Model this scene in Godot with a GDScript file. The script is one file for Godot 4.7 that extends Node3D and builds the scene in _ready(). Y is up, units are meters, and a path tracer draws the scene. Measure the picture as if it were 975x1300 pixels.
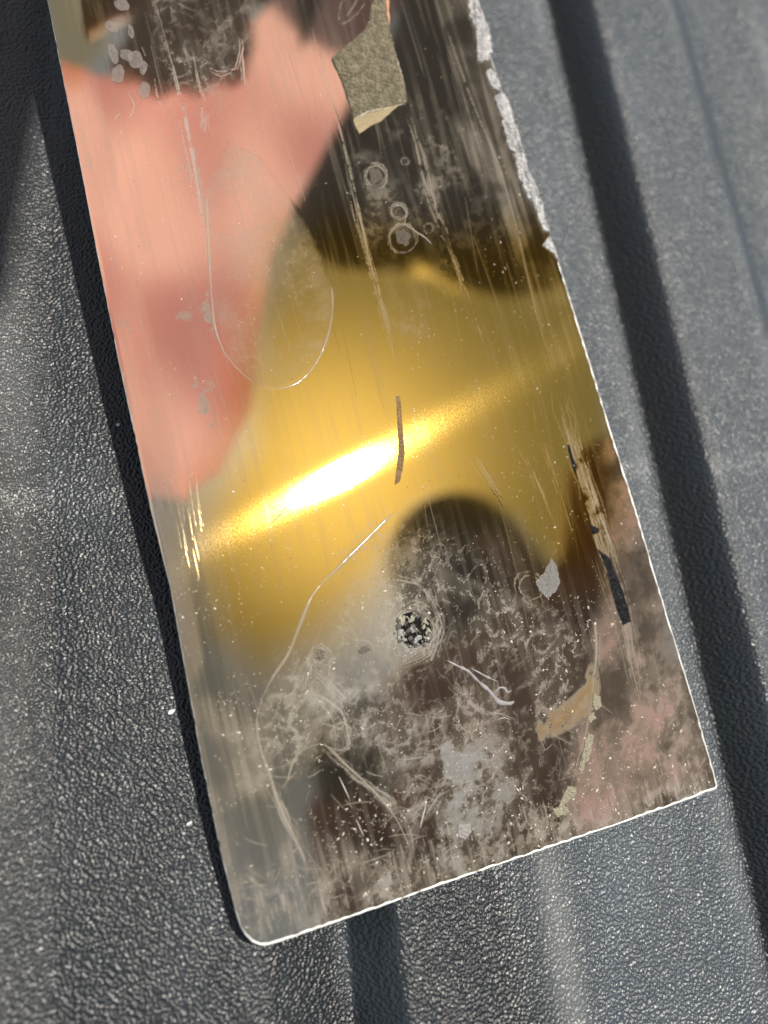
extends Node3D

# ---------- the picture's geometry: lens, bed axes and plate plane ----------
const F := 976.0                                   # focal length in pixels of the 975 x 1300 photograph
var bed_axes: Basis                                # camera axes -> world
var eye: Vector3
var plate_n: Vector3                               # plate normal in the world
var plate_o: Vector3                               # plate origin
var plate_frame: Transform3D
var sun_dir: Vector3
var rng := RandomNumberGenerator.new()

func numbered(called: String) -> String:
	if not has_node(NodePath(called)): return called
	var i := 1
	while has_node(NodePath("%s_%03d" % [called, i])): i += 1
	return "%s_%03d" % [called, i]

func child_name(p: Node, called: String) -> String:
	if not p.has_node(NodePath(called)): return called
	var i := 1
	while p.has_node(NodePath("%s_%03d" % [called, i])): i += 1
	return "%s_%03d" % [called, i]

func obj(called: String, mesh: Mesh, m: Material, parent: Node = self, at := Transform3D()) -> MeshInstance3D:
	var o := MeshInstance3D.new()
	o.mesh = mesh
	o.name = child_name(parent, called)
	if m: o.material_override = m
	o.transform = at
	parent.add_child(o, true)
	return o

func tag(o: Node, label: String, category: String, group := "") -> void:
	o.set_meta("label", label)
	o.set_meta("category", category)
	if group: o.set_meta("group", group)

func ray(px: float, py: float) -> Vector3:
	return bed_axes * Vector3((px - 487.5) / F, -(py - 650.0) / F, -1.0)

func plate_world(px: float, py: float) -> Vector3:
	var d := ray(px, py)
	return eye + d * ((plate_o - eye).dot(plate_n) / d.dot(plate_n))

func pl(px: float, py: float) -> Vector2:           # a spot on the plate, in the plate's own axes (x across, z along)
	var v := plate_frame.affine_inverse() * plate_world(px, py)
	return Vector2(v.x, v.z)

func pl3(px: float, py: float, h := 0.0) -> Vector3:
	var v := pl(px, py)
	return Vector3(v.x, h, v.y)

func bed_at(px: float, py: float, h := 0.0) -> Vector3:
	var d := ray(px, py)
	return eye + d * ((h - eye.y) / d.y)

func _ready() -> void:
	rng.seed = 7
	_frame()
	_camera_and_light()
	_bed()
	_plate()
	_residue()
	_loose_bits()
	_added_people()

func _frame() -> void:
	var n_cam := Vector3(.27, .2, .94).normalized()
	var along := Vector3(-.1225, .9567, -.2645).normalized()
	var up := (n_cam - along * n_cam.dot(along)).normalized()
	var right := up.cross(-along)
	bed_axes = Basis(right, up, -along).transposed()
	plate_n = bed_axes * n_cam
	eye = Vector3(0, 0.16122, 0)
	plate_o = eye + ray(487.5, 650) * 0.165
	var d1 := plate_world(307, 1180) - plate_world(60, 0)
	var d2 := plate_world(910, 1000) - plate_world(601, 0)
	var z := (d1.normalized() + d2.normalized()).normalized()
	z = (z - plate_n * z.dot(plate_n)).normalized()
	plate_frame = Transform3D(Basis(plate_n.cross(z), plate_n, z), plate_o)
	var v := ray(430, 605).normalized()
	sun_dir = v - plate_n * 2.0 * v.dot(plate_n)

func _camera_and_light() -> void:
	var cam := Camera3D.new()
	cam.name = "camera"
	add_child(cam)
	cam.transform = Transform3D(bed_axes, eye)
	var at := CameraAttributesPhysical.new()
	at.frustum_focal_length = 12.0 / (650.0 / F)
	at.frustum_focus_distance = 0.165
	at.frustum_near = 0.01
	at.frustum_far = 100.0
	at.exposure_aperture = 4.4
	cam.attributes = at
	cam.fov = rad_to_deg(2.0 * atan(650.0 / F))
	cam.near = 0.01
	cam.far = 100.0
	var e := Environment.new()
	e.background_mode = Environment.BG_SKY
	var sky := Sky.new()
	var sm := ProceduralSkyMaterial.new()
	sm.sky_top_color = Color(0.40, 0.45, 0.52)
	sm.sky_horizon_color = Color(0.90, 0.95, 1.0)
	sm.sky_curve = 1.1
	sm.sky_energy_multiplier = 0.75
	sm.ground_bottom_color = Color(0.12, 0.11, 0.10)
	sm.ground_horizon_color = Color(0.3, 0.3, 0.3)
	sm.sun_angle_max = 40.0
	sm.sun_curve = 0.2
	sky.sky_material = sm
	e.sky = sky
	e.tonemap_mode = Environment.TONE_MAPPER_LINEAR
	e.tonemap_exposure = 1.15
	e.sdfgi_enabled = true
	e.ssao_enabled = true
	e.ssil_enabled = true
	var w := WorldEnvironment.new()
	w.name = "world"
	w.environment = e
	add_child(w)
	var sun := DirectionalLight3D.new()
	sun.name = "sun"
	sun.light_energy = 1.5
	sun.light_color = Color(1.0, 0.97, 0.92)
	sun.light_angular_distance = 0.9
	sun.shadow_enabled = true
	add_child(sun)
	sun.basis = Basis.looking_at(-sun_dir, Vector3(0, 0, -1))

# ---------- the ribbed plastic bed ----------
func noise_img(n: FastNoiseLite, w: int, h: int) -> Image:
	return n.get_seamless_image(w, h, false, false, 0.1, true)

func _bed() -> void:
	# height across the ribs: (u, y) in millimetres
	var knots := PackedVector2Array([
		Vector2(-400, 3), Vector2(-75, 3), Vector2(-62, 2.0), Vector2(-27, -5.0), Vector2(-21, -6.0), Vector2(0, -4.4), Vector2(12, -3.6), Vector2(17, -3.8), Vector2(30.5, -9.2), Vector2(33.5, -9.6), Vector2(41.4, -0.5), Vector2(43, 0), Vector2(60, 0.1), Vector2(71.5, -0.4), Vector2(79.5, -1.0), Vector2(82, -1.0), Vector2(121, 1.5), Vector2(123, 1.3), Vector2(125, -5.0), Vector2(129.5, -8.2), Vector2(138, 2.8), Vector2(141, 3.4), Vector2(165, 3.8), Vector2(168, 3.4), Vector2(173, 1.2), Vector2(178, 0.8), Vector2(190, 1.6), Vector2(198, 3.0), Vector2(204, 3.2), Vector2(235, 4.9), Vector2(247, -3), Vector2(300, -4), Vector2(312, 3), Vector2(700, 3)])
	var xs := PackedFloat32Array()
	var ys := PackedFloat32Array()
	var u := -400.0
	while u <= 700.0:
		# box-smoothed polyline: rounded moulded edges
		var s := 0.0
		for k in range(-6, 7):
			var q := u + k * 0.12
			var j := 0
			while j < knots.size() - 2 and knots[j + 1].x < q: j += 1
			var t := clampf((q - knots[j].x) / (knots[j + 1].x - knots[j].x), 0, 1)
			s += lerpf(knots[j].y, knots[j + 1].y, t)
		xs.append(u * 0.001)
		ys.append(s / 13.0 * 0.001)
		u += 0.5 if u > -80.0 and u < 320.0 else 10.0
	var st := SurfaceTool.new()
	st.begin(Mesh.PRIMITIVE_TRIANGLES)
	st.set_smooth_group(0)
	var zs := PackedFloat32Array([-1.2, -0.8, -0.5, -0.42])
	while zs[-1] < 0.12: zs.append(zs[-1] + 0.006)
	zs.append_array(PackedFloat32Array([0.2, 0.4, 0.7]))
	var wear := fast(FastNoiseLite.TYPE_SIMPLEX_SMOOTH, 22.0, 5, 21, 0.02)
	var rub := fast(FastNoiseLite.TYPE_SIMPLEX, 90.0, 3, 22)
	for r in zs.size():
		for c in xs.size():
			var x := xs[c] * 1000.0
			var z := zs[r]
			var w := wear.get_noise_2d(xs[c], z * 0.45)
			var dust_sheen := 0.033 * smoothstep(60.0, 100.0, x) + 0.014 * smoothstep(0.0, 0.55, w) + 0.005 * smoothstep(0.1, 0.6, rub.get_noise_2d(xs[c], z * 0.15))  # dust, with blue sky sheen painted over the right half
			dust_sheen *= 1.0 - 0.9 * exp(-pow((x - 130.5) / 9.0, 4.0))  # thinned in the groove, painting its shade darker
			# moulded edges: rubbed pale, and sun on their slopes painted in
			var edge := 0.0
			for q in [[76.0, 5.0, 0.085], [-29.0, 6.0, 0.05], [140.5, 2.0, 0.03], [119.0, 3.5, 0.04], [166.0, 3.5, 0.06], [200.0, 4.0, 0.06], [101.0, 14.0, 0.012]]:
				edge += q[2] * exp(-pow((x - q[0]) / q[1] * 1.4, 2.0))
			edge *= 0.55 + 0.9 * w
			st.set_color(Color(0.011 + dust_sheen + edge, 0.014 + dust_sheen * 1.3 + edge * 0.98, 0.017 + dust_sheen * 1.62 + edge * 0.92))
			st.set_uv(Vector2(xs[c] / 0.12, z / 0.12))
			st.add_vertex(Vector3(xs[c], ys[c], z))
	for r in zs.size() - 1:
		for c in xs.size() - 1:
			var a := r * xs.size() + c
			for k in [a, a + 1, a + xs.size(), a + 1, a + xs.size() + 1, a + xs.size()]: st.add_index(k)
	st.generate_normals()
	var m := StandardMaterial3D.new()
	m.resource_name = "pebbled_plastic"
	m.vertex_color_use_as_albedo = true
	m.roughness = 0.36
	m.metallic_specular = 0.58
	var n := FastNoiseLite.new()
	n.seed = 3
	n.noise_type = FastNoiseLite.TYPE_SIMPLEX_SMOOTH
	n.frequency = 0.085
	n.domain_warp_enabled = true
	n.domain_warp_amplitude = 5.3
	n.domain_warp_frequency = 0.04
	n.fractal_type = FastNoiseLite.FRACTAL_FBM
	n.fractal_octaves = 2
	n.fractal_gain = 0.35
	var im := noise_img(n, 1536, 1536)
	m.heightmap_enabled = true
	m.heightmap_texture = ImageTexture.create_from_image(im)
	m.heightmap_scale = 0.036
	var o := obj("truck_bed_liner", st.commit(), m)
	o.set_meta("kind", "structure")
	o.set_meta("label", "black ribbed pebble grained plastic bed liner under the metal plate")

# ---------- painting what the plate's surface is made of ----------
const S := 7400.0                                  # texels per metre
const X0 := -0.062
const Z0 := -0.152
const TW := 925
const TH := 1824
const FILM := 0.47                                # the films are thin and let much of the dark through
const SHEAR := 0.25                                # brushed grain runs a little askew to the edge
var cov := PackedFloat32Array()                    # how much dull film covers the metal
var cr := PackedFloat32Array()
var cg := PackedFloat32Array()
var cb := PackedFloat32Array()
var ro := PackedFloat32Array()
var hh := PackedFloat32Array()                     # height in millimetres

func over(i: int, a: float, r: float, g: float, b: float) -> void:
	if a <= 0.002: return
	var n := cov[i] + (1.0 - cov[i]) * a
	var t := a / n
	cov[i] = n
	cr[i] += (r - cr[i]) * t
	cg[i] += (g - cg[i]) * t
	cb[i] += (b - cb[i]) * t

func bytes(n: FastNoiseLite, w := TW, h := TH) -> PackedByteArray:
	var im := n.get_image(w, h, false, false, true)
	if w != TW or h != TH: im.resize(TW, TH, Image.INTERPOLATE_CUBIC)
	im.convert(Image.FORMAT_L8)
	return im.get_data()

func fast(kind: int, freq: float, octaves: int, sd: int, warp := 0.0, ridged := false) -> FastNoiseLite:
	var n := FastNoiseLite.new()
	n.seed = sd
	n.noise_type = kind
	n.frequency = freq
	n.fractal_type = FastNoiseLite.FRACTAL_RIDGED if ridged else FastNoiseLite.FRACTAL_FBM
	n.fractal_octaves = octaves
	if warp > 0.0:
		n.domain_warp_enabled = true
		n.domain_warp_amplitude = warp
		n.domain_warp_frequency = freq * 0.7
		n.domain_warp_fractal_octaves = 3
	return n

func line(pts: Array, width: float, a: float, c: Color, height := 0.0, rough := -1.0, feather := 1.0, breakup: PackedByteArray = PackedByteArray(), cut := 0.0) -> void:
	# a stroke through picture points; width in mm, fading to its ends
	var p := PackedVector2Array()
	for k in pts.size():
		var here := pl(pts[k][0], pts[k][1]) * 1000.0
		if k == pts.size() - 1 or pts.size() == 2:
			p.append(here)
			continue
		var next := pl(pts[k + 1][0], pts[k + 1][1]) * 1000.0
		var pre := pl(pts[maxi(k - 1, 0)][0], pts[maxi(k - 1, 0)][1]) * 1000.0
		var post := pl(pts[mini(k + 2, pts.size() - 1)][0], pts[mini(k + 2, pts.size() - 1)][1]) * 1000.0
		var m := maxi(1, int(here.distance_to(next) / 1.2))
		for q in m: p.append(here.cubic_interpolate(next, pre, post, q / float(m)))
	var total := 0.0
	for k in p.size() - 1: total += p[k].distance_to(p[k + 1])
	var done := 0.0
	for k in p.size() - 1:
		var u := p[k]
		var v := p[k + 1]
		var uv := v - u
		var ll := maxf(uv.length(), 0.001)
		var w := width
		var lo := Vector2(minf(u.x, v.x) - w, minf(u.y, v.y) - w) * 0.001
		var hi := Vector2(maxf(u.x, v.x) + w, maxf(u.y, v.y) + w) * 0.001
		var i0 := maxi(0, int((lo.x - X0) * S))
		var i1 := mini(TW - 1, int((hi.x - X0) * S) + 1)
		for i in range(i0, i1 + 1):
			var x := i / S + X0
			var j0 := maxi(0, int((lo.y + x * SHEAR - Z0) * S))
			var j1 := mini(TH - 1, int((hi.y + x * SHEAR - Z0) * S) + 1)
			for j in range(j0, j1 + 1):
				var q := Vector2(x, j / S + Z0 - x * SHEAR) * 1000.0
				var t := clampf((q - u).dot(uv) / (ll * ll), 0.0, 1.0)
				var d := q.distance_to(u + uv * t)
				var along := (done + t * ll) / total
				var ww := w * (0.35 + 0.65 * sqrt(maxf(0.0, sin(PI * clampf(along, 0.02, 0.98)))))
				if d >= ww: continue
				var f := pow(1.0 - d / ww, feather)
				var at := j * TW + i
				if not breakup.is_empty(): f *= smoothstep(cut, cut + 0.2, breakup[at] / 255.0)
				over(at, 0.7 * a * f, c.r * FILM, c.g * FILM, c.b * FILM)
				hh[at] += height * 0.3 * f
				if rough >= 0.0: ro[at] += (rough - ro[at]) * f
		done += ll

func wisps(pts: Array, spread: float, count: int, a: float, c: Color) -> void:
	# a bundle of fine threads wandering about a path, spread in mm
	for k in count:
		var t0 := rng.randf_range(0.0, 0.55)
		var t1 := minf(1.0, t0 + rng.randf_range(0.2, 0.6))
		var off := Vector2(rng.randfn(0, 0.45), rng.randfn(0, 0.45)) * spread * 5.9
		var out := []
		var n := 7
		for q in n:
			var t := lerpf(t0, t1, q / (n - 1.0)) * (pts.size() - 1)
			var i := mini(int(t), pts.size() - 2)
			var p := Vector2(pts[i][0], pts[i][1]).lerp(Vector2(pts[i + 1][0], pts[i + 1][1]), t - i)
			p += off + Vector2(rng.randfn(0, 0.12), rng.randfn(0, 0.12)) * spread * 5.9
			out.append([p.x, p.y])
		line(out, rng.randf_range(0.10, 0.30), a * rng.randf_range(0.4, 1.2), c, 0.010, -1.0, rng.randf_range(0.6, 1.4), n_dirt, rng.randf_range(0.15, 0.4))

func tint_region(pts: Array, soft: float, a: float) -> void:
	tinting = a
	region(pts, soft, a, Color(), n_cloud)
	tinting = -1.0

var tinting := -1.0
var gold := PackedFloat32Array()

func region(pts: Array, soft: float, a: float, c: Color, grain: PackedByteArray, lo := 0.2, hi := 0.8, base := 0.3, height := 0.0, rough := -1.0) -> void:
	# a film with an outline: picture points, edge softness in mm, mottled by a grain
	var p := PackedVector2Array()
	for q in pts: p.append(pl(q[0], q[1]) * 1000.0)
	var mn := p[0]
	var mx := p[0]
	for q in p:
		mn = mn.min(q)
		mx = mx.max(q)
	mn -= Vector2(soft, soft)
	mx += Vector2(soft, soft)
	var n := p.size()
	for i in range(maxi(0, int((mn.x * 0.001 - X0) * S)), mini(TW - 1, int((mx.x * 0.001 - X0) * S)) + 1):
		var x := i / S + X0
		for j in range(maxi(0, int((mn.y * 0.001 + x * SHEAR - Z0) * S)), mini(TH - 1, int((mx.y * 0.001 + x * SHEAR - Z0) * S)) + 1):
			var q := Vector2(x, j / S + Z0 - x * SHEAR) * 1000.0
			var inside := false
			var best := 1e9
			var b := p[n - 1]
			for k in n:
				var e := p[k]
				if (e.y > q.y) != (b.y > q.y) and q.x < (b.x - e.x) * (q.y - e.y) / (b.y - e.y) + e.x: inside = not inside
				var eb := b - e
				var t := clampf((q - e).dot(eb) / eb.length_squared(), 0.0, 1.0)
				best = minf(best, q.distance_squared_to(e + eb * t))
				b = e
			var s := sqrt(best) * (1.0 if inside else -1.0)
			var f := smoothstep(-soft, soft, s)
			if f <= 0.0: continue
			var at := j * TW + i
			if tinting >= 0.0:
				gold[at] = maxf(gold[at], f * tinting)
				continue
			var g := base + (1.0 - base) * smoothstep(lo, hi, grain[at] / 255.0)
			g *= 0.25 + 0.95 * smoothstep(0.3, 0.68, n_cloud[at] / 255.0)
			over(at, 0.58 * a * f * g, c.r * FILM, c.g * FILM, c.b * FILM)
			hh[at] += height * f
			if rough >= 0.0: ro[at] += (rough - ro[at]) * f

var n_cloud: PackedByteArray
var n_fine: PackedByteArray
var n_streak: PackedByteArray
var n_swirl: PackedByteArray
var n_brush: PackedByteArray
var n_micro: PackedByteArray
var n_wisp: PackedByteArray
var n_dirt: PackedByteArray

func _paint() -> StandardMaterial3D:
	for v in [cov, cr, cg, cb, ro, hh, gold]: v.resize(TW * TH)
	n_cloud = bytes(fast(FastNoiseLite.TYPE_SIMPLEX_SMOOTH, 0.006, 5, 11, 30.0))
	n_fine = bytes(fast(FastNoiseLite.TYPE_SIMPLEX, 0.05, 4, 12, 8.0))
	n_streak = bytes(fast(FastNoiseLite.TYPE_SIMPLEX, 0.05, 4, 13), TW, TH / 24)
	n_brush = bytes(fast(FastNoiseLite.TYPE_SIMPLEX, 0.25, 3, 14), TW, TH / 12)
	n_swirl = bytes(fast(FastNoiseLite.TYPE_SIMPLEX_SMOOTH, 0.011, 4, 15, 60.0, true))
	n_wisp = bytes(fast(FastNoiseLite.TYPE_SIMPLEX_SMOOTH, 0.024, 5, 17, 40.0, true))
	var fractal := fast(FastNoiseLite.TYPE_SIMPLEX, 0.012, 6, 18, 12.0)
	fractal.fractal_gain = 0.72
	n_dirt = bytes(fractal)
	n_micro = bytes(fast(FastNoiseLite.TYPE_SIMPLEX, 0.22, 2, 16))
	for i in TW * TH:
		var c := n_cloud[i] / 255.0
		var k := n_streak[i] / 255.0
		ro[i] = 0.07 + 0.012 * (c - 0.5) + 0.006 * smoothstep(0.55, 0.8, k)
		hh[i] = (n_brush[i] / 255.0 - 0.5) * 0.00005 + (n_micro[i] / 255.0 - 0.5) * 0.00013
		cov[i] = 0.02 + 0.07 * smoothstep(0.5, 0.75, k) * c
		cr[i] = 0.2
		cg[i] = 0.19
		cb[i] = 0.17
	# the left margin is bent down a little
	var e0 := pl(60, 0)
	var e1 := pl(305, 1180)
	var ed := (e1 - e0).normalized()
	for i in TW:
		var x := i / S + X0
		for j in TH:
			var d := (Vector2(x, j / S + Z0 - x * SHEAR) - e0).cross(ed) * -1000.0
			if absf(d) > 8.0: continue
			hh[j * TW + i] -= 0.013 * pow(maxf(0.0, 7.0 - absf(d)), 1.35)
	var grey := Color(0.36, 0.35, 0.34)
	var pale := Color(0.66, 0.66, 0.66)
	var brown := Color(0.12, 0.08, 0.05)
	# gold sun glow and two tints of reflected sky, painted into the metal
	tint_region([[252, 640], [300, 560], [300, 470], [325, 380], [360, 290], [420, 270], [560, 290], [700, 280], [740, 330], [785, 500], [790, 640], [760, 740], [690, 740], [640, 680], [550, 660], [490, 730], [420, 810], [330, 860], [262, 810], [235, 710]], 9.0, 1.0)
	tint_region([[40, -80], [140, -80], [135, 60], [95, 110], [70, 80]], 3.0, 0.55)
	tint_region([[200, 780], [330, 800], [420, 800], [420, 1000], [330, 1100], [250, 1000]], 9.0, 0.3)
	# worn margin along the left edge; its second patch paints a dark reflection
	region([[100, 380], [128, 380], [180, 560], [228, 640], [240, 730], [258, 850], [290, 960], [310, 1100], [300, 1190], [180, 640]], 1.0, 0.30, Color(0.13, 0.10, 0.085), n_streak, 0.35, 0.75, 0.45)
	region([[190, 640], [232, 650], [243, 740], [256, 840], [240, 880], [205, 720]], 1.5, 0.55, Color(0.07, 0.05, 0.045), n_streak, 0.3, 0.7, 0.45)
	# milky film over the lower end, thin and torn
	region([[235, 880], [290, 900], [330, 930], [345, 1000], [390, 1060], [480, 1095], [640, 1075], [720, 1045], [800, 1000], [960, 985], [900, 1080], [330, 1240]], 3.0, 0.50, grey, n_streak, 0.25, 0.85, 0.18)
	region([[250, 930], [320, 930], [345, 985], [330, 1010], [290, 1000]], 2.0, 0.40, Color(0.50, 0.49, 0.45), n_dirt, 0.35, 0.65, 0.35)
	region([[300, 1120], [480, 1085], [640, 1050], [740, 1010], [760, 1060], [480, 1170], [330, 1220]], 3.0, 0.75, Color(0.08, 0.06, 0.05), n_wisp, 0.62, 0.85, 0.0)
	region([[330, 1130], [480, 1110], [640, 1070], [800, 1010], [900, 985], [905, 1010], [640, 1110], [330, 1215]], 1.5, 0.6, pale, n_dirt, 0.52, 0.66, 0.03)
	region([[790, 790], [840, 770], [905, 960], [885, 1010], [730, 1060], [750, 990], [800, 900]], 5.0, 0.55, pale, n_dirt, 0.45, 0.75, 0.10)
	region([[820, 860], [850, 820], [905, 970], [860, 1015]], 4.0, 0.45, pale, n_fine, 0.5, 0.75, 0.05)
	# reddish reflection towards the right corner, painted in as a tint
	region([[770, 560], [815, 640], [860, 830], [900, 980], [740, 1060], [715, 1000], [740, 880], [770, 760]], 3.5, 0.75, Color(0.46, 0.15, 0.13), n_dirt, 0.3, 0.75, 0.45)
	# clear film over the lower middle: haze gathered into threads
	var film := [[500, 645], [450, 700], [398, 752], [372, 815], [340, 868], [326, 915], [332, 955], [350, 1010], [392, 985], [412, 948], [450, 985], [520, 1060], [600, 1080], [700, 1040], [745, 930], [765, 840], [700, 770], [610, 740], [560, 720]]
	region(film, 1.0, 0.12, grey, n_dirt, 0.4, 0.7, 0.3, 0.004)
	region(film, 4.0, 0.60, pale, n_wisp, 0.66, 0.93, 0.0, 0.004)
	region([[350, 850], [400, 815], [470, 870], [560, 900], [640, 950], [640, 1040], [560, 1060], [480, 990], [412, 948], [370, 990], [335, 930]], 4.0, 0.75, Color(0.58, 0.60, 0.60), n_swirl, 0.66, 0.95, 0.02, 0.004)
	region([[380, 870], [440, 850], [520, 900], [560, 960], [480, 970], [400, 940]], 5.0, 0.45, Color(0.50, 0.52, 0.52), n_dirt, 0.40, 0.75, 0.15)
	region([[530, 930], [620, 940], [660, 1010], [600, 1075], [530, 1065], [505, 1000]], 6.0, 0.65, Color(0.36, 0.42, 0.52), n_dirt, 0.42, 0.66, 0.08)
	region([[550, 840], [700, 850], [740, 930], [680, 1000], [580, 940]], 6.0, 0.6, Color(0.34, 0.20, 0.25), n_wisp, 0.55, 0.9, 0.12)
	region([[440, 700], [520, 650], [640, 690], [660, 800], [600, 860], [520, 880], [440, 830]], 6.0, 0.50, Color(0.50, 0.50, 0.48), n_wisp, 0.70, 0.95, 0.0)
	region([[470, 690], [540, 650], [560, 700], [500, 860], [400, 830], [400, 760]], 6.0, 0.32, Color(0.40, 0.37, 0.30), n_dirt, 0.4, 0.7, 0.15)
	# teardrop film
	var drop := [[262, 300], [268, 360], [274, 420], [288, 452], [312, 478], [335, 491], [352, 493], [378, 485], [400, 462], [415, 430], [422, 395], [421, 370], [405, 320], [380, 270], [330, 200], [290, 180], [262, 240]]
	region(drop, 0.7, 0.22, Color(0.42, 0.38, 0.32), n_dirt, 0.35, 0.75, 0.55, 0.006)
	region(drop, 3.0, 0.35, Color(0.60, 0.54, 0.46), n_wisp, 0.7, 0.95, 0.0, 0.004)
	region([[385, 290], [405, 320], [421, 370], [415, 430], [395, 460], [385, 400], [378, 340]], 1.5, 0.32, Color(0.50, 0.48, 0.45), n_swirl, 0.5, 0.9, 0.15)
	# smears by the upper right edge
	region([[545, -20], [585, -20], [640, 120], [700, 320], [740, 450], [700, 470], [660, 330], [600, 170]], 1.2, 0.26, Color(0.33, 0.29, 0.24), n_streak, 0.3, 0.8, 0.3)
	region([[500, 130], [570, 150], [620, 240], [650, 330], [560, 330], [520, 260]], 6.0, 0.30, Color(0.40, 0.37, 0.33), n_dirt, 0.5, 0.8, 0.05)
	region([[575, 150], [600, 140], [640, 220], [655, 300], [615, 240], [590, 190]], 2.0, 0.35, Color(0.38, 0.36, 0.34), n_streak, 0.3, 0.8, 0.3)
	region([[455, 200], [480, 195], [500, 240], [520, 300], [545, 400], [520, 440], [490, 400], [465, 290]], 3.0, 0.40, Color(0.46, 0.43, 0.38), n_dirt, 0.42, 0.75, 0.12)
	# upper drips
	region([[190, -20], [260, -20], [300, 60], [285, 120], [250, 180], [262, 300], [240, 240], [215, 120]], 3.0, 0.55, Color(0.52, 0.47, 0.50), n_wisp, 0.62, 0.92, 0.06)
	region([[260, -20], [330, -20], [310, 80], [280, 90], [250, 40]], 3.0, 0.45, Color(0.46, 0.40, 0.40), n_swirl, 0.6, 0.95, 0.05)
	wisps([[192, -10], [205, 40], [222, 100], [236, 160], [246, 210], [256, 280], [262, 330]], 0.7, 12, 0.5, Color(0.62, 0.58, 0.60))
	wisps([[240, 60], [252, 110], [262, 140], [258, 165], [268, 190]], 1.6, 12, 0.45, Color(0.60, 0.56, 0.60))
	wisps([[255, 85], [280, 92], [297, 85], [303, 60], [300, 30]], 0.9, 8, 0.5, Color(0.64, 0.58, 0.60))
	wisps([[305, 50], [308, 100], [312, 120]], 0.6, 5, 0.4, pale)
	wisps([[262, 300], [263, 360], [262, 400], [272, 428], [292, 460]], 0.8, 10, 0.5, Color(0.27, 0.25, 0.26))
	line([[263, 370], [260, 395], [268, 415]], 1.1, 0.5, Color(0.28, 0.26, 0.27), 0.01, -1.0, 0.8, n_dirt, 0.3)
	for q in [[[196, 100], [199, 120], [205, 135]], [[180, 60], [190, 85]], [[161, 115], [170, 135], [162, 150]], [[145, 150], [152, 143]]]:
		line(q, 0.25, 0.6, Color(0.7, 0.6, 0.5), 0.01, -1.0, 1.0, n_dirt, 0.3)
	# runs of dried glue down the middle
	wisps([[385, 0], [410, 90], [432, 170], [450, 240], [462, 300], [475, 350]], 0.35, 5, 0.6, Color(0.58, 0.52, 0.44))
	wisps([[440, 200], [455, 270], [472, 340], [488, 400], [499, 450], [506, 500]], 1.5, 20, 0.42, Color(0.50, 0.46, 0.38))
	wisps([[515, 135], [530, 180], [545, 240], [562, 285], [570, 300]], 1.3, 22, 0.45, Color(0.42, 0.38, 0.32))
	wisps([[565, 300], [585, 350], [598, 392], [610, 425], [622, 458]], 0.5, 8, 0.55, Color(0.58, 0.54, 0.44))
	line([[592, 430], [590, 445], [598, 470], [606, 500]], 0.5, 0.6, Color(0.12, 0.09, 0.05), 0.0, -1.0, 1.0, n_dirt, 0.35)
	wisps([[552, -10], [575, 60], [600, 130], [630, 200], [655, 290], [680, 400], [700, 470]], 0.3, 5, 0.6, Color(0.60, 0.55, 0.48))
	wisps([[568, 60], [590, 130], [612, 200], [618, 240]], 0.7, 8, 0.35, Color(0.5, 0.46, 0.42))
	wisps([[672, 500], [690, 560], [710, 620], [730, 690]], 0.9, 10, 0.4, Color(0.36, 0.30, 0.20))
	wisps([[660, 560], [685, 620], [700, 660]], 0.7, 8, 0.4, Color(0.55, 0.48, 0.34))
	wisps([[600, 580], [620, 610], [640, 640], [650, 660]], 1.0, 8, 0.4, Color(0.5, 0.46, 0.36))
	# torn streaky film beside the black strip
	wisps([[712, 500], [728, 560], [745, 620], [764, 690], [790, 760], [803, 830], [815, 890]], 2.2, 46, 0.42, Color(0.48, 0.42, 0.37))
	wisps([[722, 540], [742, 600], [760, 650], [782, 720]], 1.6, 26, 0.55, Color(0.66, 0.62, 0.56))
	wisps([[725, 545], [740, 600], [755, 650]], 1.2, 10, 0.6, Color(0.16, 0.10, 0.06))
	line([[345, 665], [355, 655], [362, 645]], 0.25, 0.7, brown, -0.01)
	# mottled grey stains on the left
	for q in [[[240, 495], [262, 490], [275, 480]], [[255, 500], [262, 530], [266, 540]], [[262, 520], [268, 540]], [[225, 402], [240, 400]], [[143, 400], [162, 420]]]:
		line(q, 1.5, 0.45, Color(0.30, 0.25, 0.23), 0.004, -1.0, 0.6, n_dirt, 0.38)
	line([[247, 475], [252, 495]], 0.6, 0.45, Color(0.30, 0.25, 0.23), 0.0, -1.0, 0.8, n_dirt, 0.35)
	wisps([[112, 180], [115, 210], [112, 216]], 0.4, 4, 0.4, grey)
	# scratches that catch the sun, along the left margin
	for k in 18:
		var x0 := rng.randf_range(222, 250)
		var y0 := rng.randf_range(590, 700)
		line([[x0, y0], [x0 + rng.randf_range(5, 9), y0 + rng.randf_range(25, 60)]], 0.14, 0.0, grey, -0.012, 0.4)
	# hair scratches along the brushed grain
	for k in 170:
		var x0 := rng.randf_range(60, 860)
		var y0 := rng.randf_range(-20, 1150)
		var ln := rng.randf_range(15, 130)
		var lean := rng.randf_range(0.16, 0.36)
		line([[x0, y0], [x0 + ln * lean, y0 + ln]], rng.randf_range(0.10, 0.18), rng.randf_range(0.1, 0.35), Color(0.55, 0.5, 0.45) if k % 3 else brown, rng.randf_range(-0.006, 0.003))
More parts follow.
